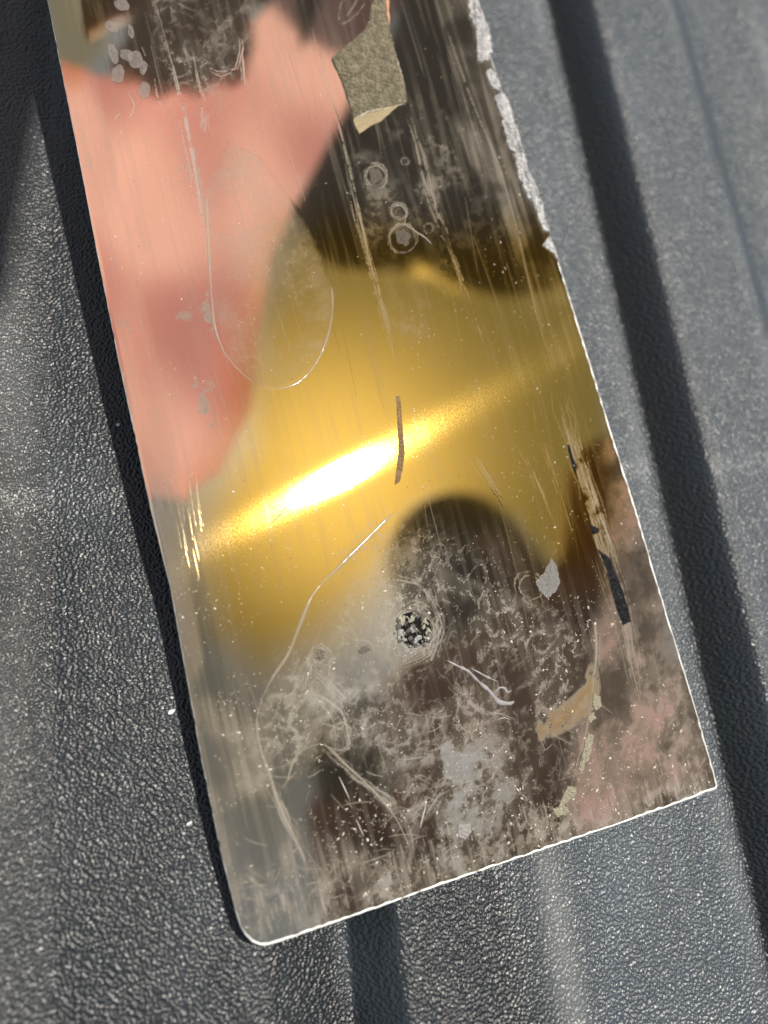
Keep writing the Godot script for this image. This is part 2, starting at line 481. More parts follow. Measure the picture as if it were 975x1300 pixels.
	for k in 150:                                    # crossing scratches in the dull lower end
		var x0 := rng.randf_range(330, 780)
		var y0 := rng.randf_range(900, 1150)
		var an := rng.randf_range(0, TAU)
		var ln := rng.randf_range(6, 45)
		line([[x0, y0], [x0 + cos(an) * ln * 0.5, y0 + sin(an) * ln * 0.3 + rng.randf_range(-3, 3)], [x0 + cos(an) * ln, y0 + sin(an) * ln * 0.6]], rng.randf_range(0.10, 0.2), rng.randf_range(0.2, 0.7), pale if k % 4 else brown, 0.006)
	# short dark and pale marks up from the bottom edge
	for k in 260:
		var t := rng.randf()
		var bx := lerpf(325, 900, t)
		var by := lerpf(1195, 1005, t) - rng.randf_range(2, 60) * pow(rng.randf(), 0.7)
		var ln := rng.randf_range(5, 34)
		line([[bx, by], [bx - ln * 0.25, by - ln]], rng.randf_range(0.12, 0.4), rng.randf_range(0.25, 0.7), pale if k % 2 else Color(0.07, 0.05, 0.04), 0.006, -1.0, 1.0, n_dirt, 0.3)
	# threads of milky glue
	for q in [[[352, 960], [370, 900], [395, 880], [430, 905], [440, 950], [420, 955], [395, 925]], [[380, 880], [392, 850], [388, 830]], [[395, 845], [410, 860], [440, 890], [470, 910]], [[345, 1000], [365, 1050], [390, 1110]], [[330, 960], [352, 1020], [380, 1070], [420, 1130]], [[412, 948], [450, 985], [500, 1020], [530, 1070]], [[470, 760], [500, 735], [540, 745], [560, 790], [548, 835], [510, 850]], [[500, 780], [508, 760], [540, 755]], [[555, 700], [540, 740], [560, 770]], [[560, 850], [600, 900], [640, 915]], [[520, 950], [560, 940], [590, 960]], [[540, 1080], [530, 1040], [560, 1000], [600, 990]]]:
		wisps(q, 1.5, 16, 0.36, Color(0.60, 0.61, 0.61))
	for d in [[476, 223, 15], [511, 303, 18], [506, 268, 10], [407, 832, 12], [462, 826, 12], [526, 799, 27], [526, 799, 31], [672, 744, 17], [432, 930, 12]]:
		for k in 3:
			var o := blob_outline(d[0], d[1], d[2] * rng.randf_range(0.75, 1.15), d[2] * rng.randf_range(0.8, 1.2), rng.randf_range(0, 3), 0.07)
			var cut := o.slice(rng.randi_range(0, 4), rng.randi_range(9, 14))
			line(cut, rng.randf_range(0.15, 0.35), 0.5, Color(0.56, 0.53, 0.48), 0.006, -1.0, 1.0, n_dirt, 0.25)
	# ochre smear
	line([[752, 850], [748, 880], [725, 905], [690, 925], [672, 935]], 3.0, 0.75, Color(0.36, 0.23, 0.10), 0.01, -1.0, 0.6, n_wisp, 0.45)
	line([[752, 860], [745, 885], [722, 905], [690, 928]], 2.2, 0.6, Color(0.44, 0.31, 0.16), 0.01, -1.0, 0.6, n_dirt, 0.42)
	wisps([[760, 790], [758, 840], [752, 880], [742, 940], [722, 1010]], 0.8, 10, 0.5, Color(0.44, 0.40, 0.30))
	# pencil-like outline near the upper scrap
	line([[436, -5], [430, 15], [433, 30], [452, 18], [462, 5]], 0.35, 0.7, Color(0.16, 0.09, 0.05), 0.006, -1.0, 1.0, n_dirt, 0.25)
	line([[440, 20], [450, 5], [455, -6]], 0.3, 0.6, Color(0.16, 0.09, 0.05), 0.006)
	# fine dust and pits all over, denser low down
	for k in 9000:
		var x0 := rng.randf_range(60, 905)
		var y0 := 1200.0 * pow(rng.randf(), 0.6)
		var v := pl(x0, y0)
		var i := int((v.x - X0) * S)
		var j := int((v.y + v.x * SHEAR - Z0) * S)
		if i < 2 or j < 2 or i > TW - 4 or j > TH - 4: continue
		if n_cloud[j * TW + i] / 255.0 < rng.randf_range(0.25, 0.75): continue
		if y0 < 680 and x0 < 520 and k % 5: continue
		var dark := rng.randf() < 0.42
		for q in (1 if rng.randf() < 0.6 else 3):
			var at := (j + rng.randi_range(0, 2)) * TW + i + rng.randi_range(0, 2)
			if dark: over(at, 0.7, 0.04, 0.03, 0.025)
			else: over(at, 0.6, 0.5, 0.48, 0.43)
			hh[at] += 0.002
	# write the maps
	var alb := PackedByteArray()
	var mr := PackedByteArray()
	alb.resize(TW * TH * 3)
	mr.resize(TW * TH * 3)
	var enc := PackedByteArray()
	enc.resize(1025)
	for k in 1025: enc[k] = int(255.0 * pow(k / 1024.0, 1.0 / 2.2))
	for i in TW * TH:
		var c := clampf(cov[i], 0.0, 0.97)
		var t := sqrt(c)
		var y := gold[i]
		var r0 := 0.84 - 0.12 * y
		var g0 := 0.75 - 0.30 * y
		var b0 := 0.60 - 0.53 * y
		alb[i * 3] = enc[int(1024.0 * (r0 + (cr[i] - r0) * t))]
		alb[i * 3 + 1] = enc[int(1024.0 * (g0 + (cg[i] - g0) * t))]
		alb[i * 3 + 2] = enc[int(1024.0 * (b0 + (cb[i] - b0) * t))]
		mr[i * 3 + 1] = int(255.0 * clampf(0.035 + (ro[i] - 0.07) * 0.25 + 0.016 * (n_micro[i] / 255.0 - 0.5) + 0.03 * c, 0.0, 1.0))
		mr[i * 3 + 2] = int(255.0 * (1.0 - c))
	var m := StandardMaterial3D.new()
	m.resource_name = "stained_brushed_metal"
	m.albedo_texture = ImageTexture.create_from_image(Image.create_from_data(TW, TH, false, Image.FORMAT_RGB8, alb))
	var mrt := ImageTexture.create_from_image(Image.create_from_data(TW, TH, false, Image.FORMAT_RGB8, mr))
	m.roughness_texture = mrt
	m.roughness_texture_channel = BaseMaterial3D.TEXTURE_CHANNEL_GREEN
	m.metallic_texture = mrt
	m.metallic_texture_channel = BaseMaterial3D.TEXTURE_CHANNEL_BLUE
	m.metallic = 1.0
	m.roughness = 1.0
	m.anisotropy_enabled = true
	m.anisotropy = 1.0
	m.heightmap_enabled = true
	m.heightmap_texture = ImageTexture.create_from_image(Image.create_from_data(TW, TH, false, Image.FORMAT_RF, hh.to_byte_array()))
	m.heightmap_scale = 0.1                          # heights are in millimetres
	return m

# ---------- the metal plate ----------
var plate_root: Node3D

func face(st: SurfaceTool, a: Vector3, b: Vector3, c: Vector3) -> void:
	for v in [a, b, c]: st.add_vertex(v)

func flat_sheet(poly: PackedVector2Array, y: float, st: SurfaceTool, up := true) -> void:
	var idx := Geometry2D.triangulate_polygon(poly)
	for k in range(0, idx.size(), 3):
		var a := poly[idx[k]]
		var b := poly[idx[k + 1]]
		var c := poly[idx[k + 2]]
		if ((b - a).cross(c - a) < 0) == up:
			var t := b
			b = c
			c = t
		for v: Vector2 in [a, b, c]:
			if up:
				st.set_uv(Vector2((v.x - X0) * S / TW, (v.y + v.x * SHEAR - Z0) * S / TH))
				st.set_normal(Vector3.UP)
			st.add_vertex(Vector3(v.x, y, v.y))

func _plate() -> void:
	plate_root = Node3D.new()
	plate_root.name = "metal_plate"
	plate_root.transform = plate_frame
	add_child(plate_root)
	tag(plate_root, "scratched brassy brushed metal plate with dried glue residue lying on black ribbed plastic", "metal plate")
	# outline: picture point and width of the bright bare rim there (mm)
	var px := [[-22, -400, .1], [60, 0, .1], [80, 100, .1], [102, 210, .1], [123, 320, .1], [151, 461, .12], [191, 645, .12], [216, 746, .12], [256, 966, .12], [281, 1085, .12], [300, 1160, .15], [305, 1176, .2], [311, 1187, .25], [320, 1196, .3], [330, 1200.5, .4], [340, 1200.5, .45], [350, 1198, .45], [410, 1177, .4], [485, 1151, .42], [560, 1124, .5], [640, 1096, .4], [700, 1076, .5], [770, 1052, .42], [850, 1024.5, .6], [903, 1005, .6], [909, 1002, .6], [911.5, 998, .6], [911, 993, .6], [902, 963, .5], [875, 870, .4], [847, 780, .45], [826, 710, .4], [807, 645, .42], [775, 545, .4], [746, 450, .35], [706, 322, .3], [636, 112, .3], [601, 0, .3], [477, -400, .3]]
	var outer := PackedVector2Array()
	var inner := PackedVector2Array()
	# subdivide so that the rim can be a little ragged
	var ring := []
	for k in px.size():
		var a: Array = px[k]
		var b: Array = px[(k + 1) % px.size()]
		var n := maxi(1, int(Vector2(a[0], a[1]).distance_to(Vector2(b[0], b[1])) / 7.0)) if k > 0 and k < px.size() - 2 else 1
		for q in n:
			var t := q / float(n)
			ring.append([pl(lerpf(a[0], b[0], t), lerpf(a[1], b[1], t)), lerpf(a[2], b[2], t), k > 0 and k < px.size() - 2])
	var cnt := ring.size()
	for k in cnt:
		var p: Vector2 = ring[k][0]
		var d: Vector2 = (ring[(k + 1) % cnt][0] - ring[(k - 1 + cnt) % cnt][0]).normalized()
		var out := Vector2(-d.y, d.x)               # counter-clockwise seen with z down: outward
		var j := (rng.randf_range(-0.5, 0.5) * 0.00008 - (0.00018 if rng.randf() < 0.035 else 0.0)) if ring[k][2] else 0.0
		outer.append(p + out * j)
		inner.append(p - out * (ring[k][1] * rng.randf_range(0.6, 1.35) * 0.001))
	var centre := Vector2()
	for p in outer: centre += p / cnt
	if inner[cnt / 3].distance_to(centre) > outer[cnt / 3].distance_to(centre):
		for k in cnt: inner[k] = outer[k] * 2.0 - inner[k]
	var st := SurfaceTool.new()
	st.begin(Mesh.PRIMITIVE_TRIANGLES)
	flat_sheet(inner, 0.0, st)
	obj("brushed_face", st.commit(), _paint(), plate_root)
	var st2 := SurfaceTool.new()
	st2.begin(Mesh.PRIMITIVE_TRIANGLES)
	st2.set_smooth_group(-1)
	for k in cnt:
		var n := (k + 1) % cnt
		var rise := 0.00006
		var a := Vector3(inner[k].x, 0, inner[k].y)
		var b := Vector3(inner[n].x, 0, inner[n].y)
		var am := (inner[k] * 0.4 + outer[k] * 0.6)
		var bm := (inner[n] * 0.4 + outer[n] * 0.6)
		var c := Vector3(am.x, rise, am.y)
		var d := Vector3(bm.x, rise, bm.y)
		var e := Vector3(outer[k].x, -0.00018, outer[k].y)
		var f := Vector3(outer[n].x, -0.00018, outer[n].y)
		var g := Vector3(outer[k].x, -0.001, outer[k].y)
		var h := Vector3(outer[n].x, -0.001, outer[n].y)
		for q in [[a, b, d, c], [c, d, f, e], [e, f, h, g]]:
			face(st2, q[0], q[2], q[1])
			face(st2, q[0], q[3], q[2])
	flat_sheet(outer, -0.001, st2, false)
	st2.generate_normals()
	var m := StandardMaterial3D.new()
	m.resource_name = "bare_cut_metal"
	m.albedo_color = Color(0.50, 0.51, 0.51).linear_to_srgb()
	m.metallic = 0.35
	m.roughness = 0.5
	obj("cut_edge", st2.commit(), m, plate_root)

func stain_mat(c: Color, rough: float, alpha := 1.0, relief := 0.0, freq := 0.02) -> StandardMaterial3D:
	var m := StandardMaterial3D.new()
	m.albedo_color = c.linear_to_srgb()
	m.roughness = rough
	if alpha < 1.0:
		m.transparency = BaseMaterial3D.TRANSPARENCY_ALPHA
		m.albedo_color.a = alpha
	if relief > 0.0:
		m.uv1_triplanar = true
		m.uv1_scale = Vector3.ONE * 60.0
		m.heightmap_enabled = true
		if not noise_cache.has(freq): noise_cache[freq] = ImageTexture.create_from_image(fast(FastNoiseLite.TYPE_SIMPLEX, freq, 4, 31).get_seamless_image(512, 512))
		m.heightmap_texture = noise_cache[freq]
		m.heightmap_scale = relief
	return m
func blotch(m: StandardMaterial3D, a: Color, b: Color) -> void:
	var im := fast(FastNoiseLite.TYPE_SIMPLEX, 0.02, 5, 33).get_seamless_image(256, 256)
	var out := Image.create(256, 256, false, Image.FORMAT_RGB8)
	for y in 256:
		for x in 256: out.set_pixel(x, y, a.lerp(b, smoothstep(0.25, 0.75, im.get_pixel(x, y).r)).linear_to_srgb())
	m.albedo_color = Color.WHITE
	m.albedo_texture = ImageTexture.create_from_image(out)

var noise_cache := {}

func slab(pts: Array, thick: float, base := 0.00002, ragged := 0.00012, dome := 0.0, lumps := 0.0) -> ArrayMesh:
	# a thin ragged piece of film or tape with an outline in picture points; a grid inside carries its unevenness
	var poly := PackedVector2Array()
	for k in pts.size():
		var a := pl(pts[k][0], pts[k][1])
		var b := pl(pts[(k + 1) % pts.size()][0], pts[(k + 1) % pts.size()][1])
		var n := maxi(1, int(a.distance_to(b) / 0.0007))
		for q in n:
			var p := a.lerp(b, q / float(n))
			if q > 0: p += Vector2(rng.randf_range(-1, 1), rng.randf_range(-1, 1)) * ragged
			poly.append(p)
	var mid := Vector2()
	for p in poly: mid += p / poly.size()
	var st := SurfaceTool.new()
	st.begin(Mesh.PRIMITIVE_TRIANGLES)
	var rings := 4
	var tops := []
	for r in rings + 1:
		var row := PackedVector3Array()
		var s := 1.0 - pow(r / float(rings), 1.3)
		for p in poly:
			var q := mid + (p - mid) * s
			row.append(Vector3(q.x, base + thick + dome * (1.0 - s * s) + (rng.randf_range(-1, 1) * lumps if r > 0 and r < rings else 0.0), q.y))
		tops.append(row)
	st.set_smooth_group(0)
	var n := poly.size()
	for r in rings:
		for k in n:
			var l := (k + 1) % n
			var a: Vector3 = tops[r][k]
			var b: Vector3 = tops[r][l]
			var c: Vector3 = tops[r + 1][k]
			var d: Vector3 = tops[r + 1][l]
			for t in [[a, b, d], [a, d, c]]:
				if ((t[1] - t[0]) as Vector3).cross(t[2] - t[0]).y > 0: face(st, t[0], t[2], t[1])
				else: face(st, t[0], t[1], t[2])
	st.set_smooth_group(-1)
	for k in n:
		var l := (k + 1) % n
		var a: Vector3 = tops[0][k]
		var b: Vector3 = tops[0][l]
		var c := Vector3(a.x, base - 0.0002, a.z)
		var d := Vector3(b.x, base - 0.0002, b.z)
		var out := Vector3(a.x - mid.x, 0, a.z - mid.y)
		for t in [[a, b, d], [a, d, c]]:
			if ((t[1] - t[0]) as Vector3).cross(t[2] - t[0]).dot(out) > 0: face(st, t[0], t[2], t[1])
			else: face(st, t[0], t[1], t[2])
	st.generate_normals()
	return st.commit()

func bead(pts: Array, width: float, height: float, closed := false, wobble := 0.15) -> ArrayMesh:
	# a low ridge of dried glue through picture points
	var p := PackedVector2Array()
	for k in (pts.size() if closed else pts.size() - 1):
		var a := pl(pts[k][0], pts[k][1])
		var b := pl(pts[(k + 1) % pts.size()][0], pts[(k + 1) % pts.size()][1])
		var z := pl(pts[k - 1 if k > 0 or closed else 0][0], pts[k - 1 if k > 0 or closed else 0][1])
		var y := pl(pts[(k + 2) % pts.size() if closed else mini(k + 2, pts.size() - 1)][0], pts[(k + 2) % pts.size() if closed else mini(k + 2, pts.size() - 1)][1])
		var n := maxi(2, int(a.distance_to(b) / 0.0006))
		for q in n: p.append(a.cubic_interpolate(b, z, y, q / float(n)))
	if not closed: p.append(pl(pts[-1][0], pts[-1][1]))
	var st := SurfaceTool.new()
	st.begin(Mesh.PRIMITIVE_TRIANGLES)
	st.set_smooth_group(0)
	var n := p.size()
	var sides := 7
	for k in n:
		var d := (p[(k + 1) % n] - p[k - 1]) if closed else (p[mini(k + 1, n - 1)] - p[maxi(k - 1, 0)])
		d = d.normalized()
		var o := Vector2(-d.y, d.x)
		var end := 1.0 if closed else sqrt(clampf(minf(k, n - 1 - k) / 6.0, 0.0, 1.0))
		var slow := 0.65 + 0.5 * sin(k * 0.11 + width * 9e4) * sin(k * 0.047 + 1.3) + 0.2 * sin(k * 0.31)
		var w := width * maxf(0.15, slow) * (1.0 + rng.randf_range(-wobble, wobble)) * (0.1 + 0.9 * end)
		var h := height * maxf(0.15, slow) * (1.0 + rng.randf_range(-wobble, wobble)) * (0.1 + 0.9 * end)
		for s in sides:
			var an := PI * s / (sides - 1.0)
			var q := p[k] + o * cos(an) * w * 0.5
			st.add_vertex(Vector3(q.x, sin(an) * h - 0.00001, q.y))
	for k in (n if closed else n - 1):
		for s in sides - 1:
			var a := k * sides + s
			var b := ((k + 1) % n) * sides + s
			for t in [a, a + 1, b, b, a + 1, b + 1]: st.add_index(t)
	st.generate_normals()
	return st.commit()

func lump(r: Vector3, sd: int) -> ArrayMesh:
	# an irregular crumb
	var g := RandomNumberGenerator.new()
	g.seed = sd
	var pts := []
	var rows := 4
	var cols := 6
	for a in rows + 1:
		for b in cols:
			var th := PI * a / rows
			var ph := TAU * (b + 0.5 * (a % 2)) / cols
			var s := g.randf_range(0.6, 1.25)
			if a == 0 or a == rows: ph = 0.0
			pts.append(Vector3(sin(th) * cos(ph) * r.x * s, cos(th) * r.y * (1.0 if a == 0 or a == rows else s), sin(th) * sin(ph) * r.z * s))
	var st := SurfaceTool.new()
	st.begin(Mesh.PRIMITIVE_TRIANGLES)
	st.set_smooth_group(-1)
	for a in rows:
		for b in cols:
			var c := (b + 1) % cols
			var q := [pts[a * cols + b], pts[a * cols + c], pts[(a + 1) * cols + b], pts[(a + 1) * cols + c]]
			if a > 0: face(st, q[0], q[1], q[3])
			if a < rows - 1: face(st, q[0], q[3], q[2])
	st.generate_normals()
	return st.commit()

func blob_outline(cx: float, cy: float, rx: float, ry: float, lean := 0.0, rough := 0.15) -> Array:
	var a := []
	for k in 14:
		var t := TAU * k / 14.0
		var s := 1.0 + rng.randf_range(-rough, rough)
		var v := Vector2(cos(t) * rx * s, sin(t) * ry * s).rotated(lean)
		a.append([cx + v.x, cy + v.y])
	return a

func _residue() -> void:
	var p := plate_root
	# torn strip of aluminium curled up along the upper right edge
	var white := stain_mat(Color(0.46, 0.47, 0.48), 0.5, 1.0, 0.2, 0.03)
	blotch(white, Color(0.60, 0.60, 0.61), Color(0.90, 0.90, 0.91))
	white.metallic = 0.0
	obj("edge_burr", slab([[574, -70], [586, -40], [594, 0], [595, 22], [603, 35], [607, 58], [606, 78], [612, 80], [620, 76], [624, 60], [619, 38], [610, 14], [603, -10], [586, -70]], 0.0005, 0.0, 0.00045, 0.0003, 0.0003), white, p)
	obj("edge_burr", slab([[617, 92], [622, 88], [630, 96], [636, 112], [631, 116], [624, 112], [620, 104]], 0.0004, 0.0, 0.0002, 0.0003, 0.0001), white, p)
	obj("edge_burr", slab([[628, 123], [635, 119], [641, 124], [650, 150], [661, 188], [672, 222], [684, 250], [690, 272], [697, 296], [691, 294], [683, 280], [677, 262], [668, 250], [664, 232], [657, 226], [655, 205], [646, 190], [640, 165], [634, 145]], 0.0005, 0.0, 0.00045, 0.0003, 0.0003), white, p)
	obj("edge_burr", slab([[688, 312], [697, 300], [704, 316], [712, 336], [707, 330], [700, 320]], 0.0003, 0.0, 0.00015, 0.0001, 0.0001), white, p)
	for k in 90:
		var t := rng.randf()
		var w := Vector2(lerpf(594, 697, t), lerpf(-5, 300, t)) + Vector2(rng.randf_range(0, 15), 0)
		if absf(w.y - 84) < 8 or absf(w.y - 119) < 6: continue
		var b0 := Basis(Vector3.UP, rng.randf_range(0, TAU)).scaled(Vector3(1, 0.7, 1) * rng.randf_range(0.00025, 0.0008))
		obj("burr_crumb", lump(Vector3(1, 0.7, 0.6), 420 + k % 6), white, p, Transform3D(b0, pl3(w.x, w.y, 0.0004)))
	# scrap of old tape, its layer below showing past the torn end
	var tape := stain_mat(Color(0.21, 0.19, 0.12), 0.42, 1.0, 0.03, 0.025)
	blotch(tape, Color(0.19, 0.165, 0.105), Color(0.29, 0.25, 0.17))
	tape.heightmap_scale = 0.14
	var scrap := obj("tape_scrap", slab([[421, 74], [445, 55], [462, 40], [470, 26], [470, 12], [479, -12], [488, -8], [490, 14], [496, 44], [503, 76], [512, 106], [516, 131], [500, 134], [482, 139], [466, 143], [449, 151], [443, 131], [434, 103]], 0.0003, 0.00012, 0.00012, 0.00015, 0.00006), tape, p)
	scrap.set_meta("label", "khaki scrap of old tape with a torn end")
	var under := stain_mat(Color(0.27, 0.21, 0.11), 0.5, 1.0, 0.02, 0.03)
	obj("tape_backing", slab([[446, 140], [482, 132], [508, 132], [495, 144], [482, 155], [469, 161], [456, 170], [450, 158]], 0.00012, 0.00001, 0.0001, 0.0001, 0.00003), under, p)
	var cream := stain_mat(Color(0.42, 0.39, 0.29), 0.5, 1.0, 0.02, 0.03)
	obj("torn_tape_edge", bead([[449, 151], [466, 144], [482, 140], [500, 135], [516, 131]], 0.0005, 0.0005, false, 0.5), cream, p)
	obj("torn_tape_edge", bead([[490, 12], [496, 44], [503, 76], [512, 106], [516, 128]], 0.0004, 0.0005, false, 0.5), cream, p)
	obj("torn_tape_edge", bead([[487, -12], [491, 0], [492, 16], [494, 34]], 0.0007, 0.0004, false, 0.5), stain_mat(Color(0.55, 0.30, 0.17), 0.5), p)
	obj("residue_strip", slab([[503, 503], [508, 503], [511, 540], [514, 575], [511, 598], [507, 612], [501, 616], [504, 600], [506, 575], [505, 545]], 0.00005, 0.0, 0.00008, 0.0, 0.00002), stain_mat(Color(0.20, 0.12, 0.05), 0.5, 1.0, 0.05, 0.03), p).set_meta("label", "thin brown strip of residue across the bright streak")
	for k in 34:
		var t := rng.randf()
		var b0 := Basis(Vector3.UP, rng.randf_range(0, TAU)).scaled(Vector3(1, 0.6, 1) * rng.randf_range(0.00015, 0.0004))
		obj("grit", lump(Vector3(1, 0.6, 0.7), 400 + k % 5), cream, p, Transform3D(b0, pl3(lerpf(474, 498, t) + rng.randf_range(-12, 14), lerpf(15, 110, t) + rng.randf_range(-12, 12), 0.00048)))
	# black strip left under the torn film by the right edge
	var black := stain_mat(Color(0.012, 0.012, 0.013), 0.38, 1.0, 0.12, 0.03)
	obj("black_strip", slab([[759, 697], [765, 702], [774, 709], [782, 730], [792, 754], [797, 771], [801, 789], [791, 794], [785, 780], [778, 757], [770, 725]], 0.00012, 0.0, 0.0001, 0.0001, 0.0001), black, p)
	obj("black_strip", slab([[720, 565], [723, 565], [727, 580], [732, 592], [731, 600], [728, 596], [723, 580]], 0.00010, 0.0, 0.00005), black, p)
	obj("black_strip", slab([[749, 664], [753, 668], [760, 671], [760, 676], [753, 679], [750, 672]], 0.00010, 0.0, 0.00005, 0.0001), black, p)
	# ridges of clear dried glue where the films end
	var clear := stain_mat(Color(0.44, 0.40, 0.33), 0.16, 0.34)
	obj("glue_ridge", bead([[262, 250], [265, 320], [269, 380], [274, 420], [288, 452], [312, 478], [335, 491], [352, 494], [378, 486], [400, 463], [415, 430], [422, 395], [421, 365]], 0.0007, 0.00024), clear, p)
	obj("glue_ridge", bead([[500, 650], [465, 685], [430, 720], [398, 754], [380, 795], [366, 830], [345, 862], [330, 895], [326, 922], [332, 955], [343, 985], [352, 1015], [372, 1060], [388, 1095]], 0.0009, 0.00028), clear, p)
	obj("glue_ridge", bead([[365, 992], [372, 968], [385, 952], [412, 946], [440, 972], [470, 1000], [500, 1035], [520, 1075]], 0.0008, 0.00022), clear, p)
	obj("glue_ridge", bead([[492, 265], [500, 260], [510, 262], [516, 272], [514, 284], [525, 292], [540, 302], [548, 310]], 0.0004, 0.0002), stain_mat(Color(0.40, 0.37, 0.32), 0.35, 0.7), p)
	obj("glue_ridge", bead([[755, 790], [757, 830], [753, 870], [754, 890]], 0.0005, 0.0001), clear, p)
	# dried drops with rims
	var rim := stain_mat(Color(0.36, 0.33, 0.29), 0.32, 0.3, 0.08, 0.05)
	var core := stain_mat(Color(0.30, 0.27, 0.22), 0.5, 0.6, 0.15, 0.05)
	for d in [[476, 223, 15, 9, 1], [506, 268, 11, 5, 0], [511, 303, 19, 9, 1], [514, 205, 5, 2, 0], [544, 290, 7, 3, 0], [407, 832, 13, 6, 1], [404, 855, 9, 4, 0], [462, 826, 12, 6, 1], [338, 902, 7, 3, 0]]:
		obj("glue_ring", bead(blob_outline(d[0], d[1], d[2] * 0.85, d[2] * 0.95, rng.randf_range(0, 3), 0.09), 0.00055, 0.00008, true, 0.7), rim, p)
		if d[4]: obj("glue_drop", slab(blob_outline(d[0], d[1] - 1, d[3], d[3] * 1.1, 0.3, 0.35), 0.0001, 0.0, 0.0001, 0.0003, 0.00005), core, p)
	var drop := stain_mat(Color(0.30, 0.27, 0.26), 0.35, 0.4, 0.04, 0.03)
	for d in [[150, 94, 8, 12, 0.2], [144, 68, 6, 14, -0.3], [172, 76, 10, 11, 0.0], [161, 70, 9, 7, 0.6], [142, 34, 9, 6, 0.6], [155, 6, 10, 7, 0.4], [166, 40, 4, 9, -0.2], [182, 86, 5, 9, 0.2], [183, 115, 8, 11, 0.0]]:
		obj("glue_drop", slab(blob_outline(d[0], d[1], d[2], d[3], d[4], 0.12), 0.00008, 0.0, 0.00006, 0.0003, 0.00002), drop, p)
	# pale peeled flap with its clear half
	obj("pale_flap", slab([[700, 708], [705, 716], [711, 738], [705, 752], [694, 759], [684, 750], [680, 738], [690, 728]], 0.00015, 0.0, 0.0002, 0.0003, 0.0001), stain_mat(Color(0.30, 0.31, 0.31), 0.4, 0.55, 0.05, 0.03), p)
	# milky squiggle
	var milk := stain_mat(Color(0.30, 0.29, 0.31), 0.4, 0.8)
	obj("glue_squiggle", bead([[567, 838], [580, 845], [594, 852], [606, 864], [620, 876], [630, 888], [636, 892], [648, 893], [653, 890]], 0.0009, 0.0003, false, 0.4), milk, p)
	obj("glue_squiggle", bead([[598, 848], [612, 856], [624, 862], [634, 866]], 0.0008, 0.0003, false, 0.5), milk, p)
	obj("glue_squiggle", bead([[629, 879], [634, 873], [641, 874], [644, 879], [650, 876]], 0.0005, 0.0002, false, 0.3), milk, p)
	obj("glue_squiggle", bead([[632, 914], [640, 911], [648, 914]], 0.0009, 0.0002, false, 0.4), milk, p)
	# slivers of torn tape in a row, lower right
	var sliver := stain_mat(Color(0.27, 0.25, 0.18), 0.5, 1.0, 0.05, 0.03)
	for q in [[[754, 878], [762, 884], [764, 896], [756, 902], [752, 890]], [[748, 906], [754, 904], [757, 912], [750, 918], [746, 914]], [[746, 930], [754, 934], [748, 962], [738, 980], [734, 976], [740, 955]], [[722, 998], [732, 1000], [728, 1012], [716, 1024], [708, 1026], [714, 1012]], [[702, 1028], [716, 1022], [724, 1032], [708, 1038]]]:
		obj("tape_sliver", slab(q, 0.00015, 0.0, 0.00028, 0.0001, 0.00012), sliver, p)
	obj("white_chip", slab([[581, 1046], [597, 1046], [598, 1056], [590, 1066], [582, 1062]], 0.0002, 0.0, 0.0001, 0.0001, 0.00008), stain_mat(Color(0.28, 0.27, 0.26), 0.55, 1.0, 0.05, 0.03), p)
	# crusted pit
	obj("pit", slab(blob_outline(526, 799, 21, 23, 0.0, 0.08), 0.00002, 0.0, 0.0001, 0.0, 0.00002), stain_mat(Color(0.015, 0.014, 0.012), 0.35, 1.0, 0.12, 0.03), p)
	var crust_mats := [stain_mat(Color(0.30, 0.285, 0.22), 0.6), stain_mat(Color(0.28, 0.29, 0.28), 0.5), stain_mat(Color(0.10, 0.09, 0.08), 0.4)]
	var crumbs := []
	for k in 8: crumbs.append(lump(Vector3(1.0, 0.5, 0.7), 100 + k))
	for k in 120:
		var an := rng.randf_range(0, TAU)
		var rr := rng.randfn(19, 3.0) if k < 90 else rng.randf_range(0, 15)
		var sz := (0.18 + 0.75 * pow(rng.randf(), 2.2)) * 0.001
		var kind: int = (0 if an > 3.2 and an < 6.6 or an < 0.6 else 1) if rng.randf() < 0.55 else 2
		var b := Basis(Vector3.UP, rng.randf_range(0, TAU)).scaled(Vector3.ONE * sz)
		obj("crust_piece", crumbs[k % 8], crust_mats[kind], p, Transform3D(b, pl3(526 + cos(an) * rr, 799 + sin(an) * rr * 1.05, 0.0002)))
	obj("crust_rim", bead([[505, 812], [512, 820], [524, 824], [537, 820], [543, 812]], 0.0006, 0.0004, false, 0.5), crust_mats[1], p)
	# flakes: the larger ones one by one, the dust of them as one part
	var flake_mat := stain_mat(Color(0.52, 0.48, 0.42), 0.55)
	var flakes := []
	for k in 10: flakes.append(lump(Vector3(1.0, 0.2, rng.randf_range(0.2, 0.65)), 200 + k))
	var xf := []
	var tries := 0
	while xf.size() < 1250 and tries < 60000:
		tries += 1
		var x := rng.randf_range(70, 900)
		var y := rng.randf_range(60, 1190)
		if not _on_plate_px(x, y, 6.0): continue
		var v := pl(x, y)
		var j := clampi(int((v.y + v.x * SHEAR - Z0) * S), 0, TH - 1)
		var i := clampi(int((v.x - X0) * S), 0, TW - 1)
		var c := n_cloud[j * TW + i] / 255.0
		var w := 0.03 + 0.26 * smoothstep(680, 800, y) + 0.3 * smoothstep(900, 1050, y) * smoothstep(380, 480, x)
		if x > 640 and y > 560: w += 0.18
		if x > 520 and y > 180 and y < 360: w += 0.12
		if x < 230 and y < 200: w += 0.06
		if y > 450 and y < 650 and x < 700: w *= 0.3
		if rng.randf() > w * smoothstep(0.3, 0.7, c) * 1.4: continue
		var sz := 0.00010 + 0.00034 * pow(rng.randf(), 3.0)
		var b := Basis(Vector3.UP, rng.randf_range(0, TAU)).scaled(Vector3(sz, sz, sz))
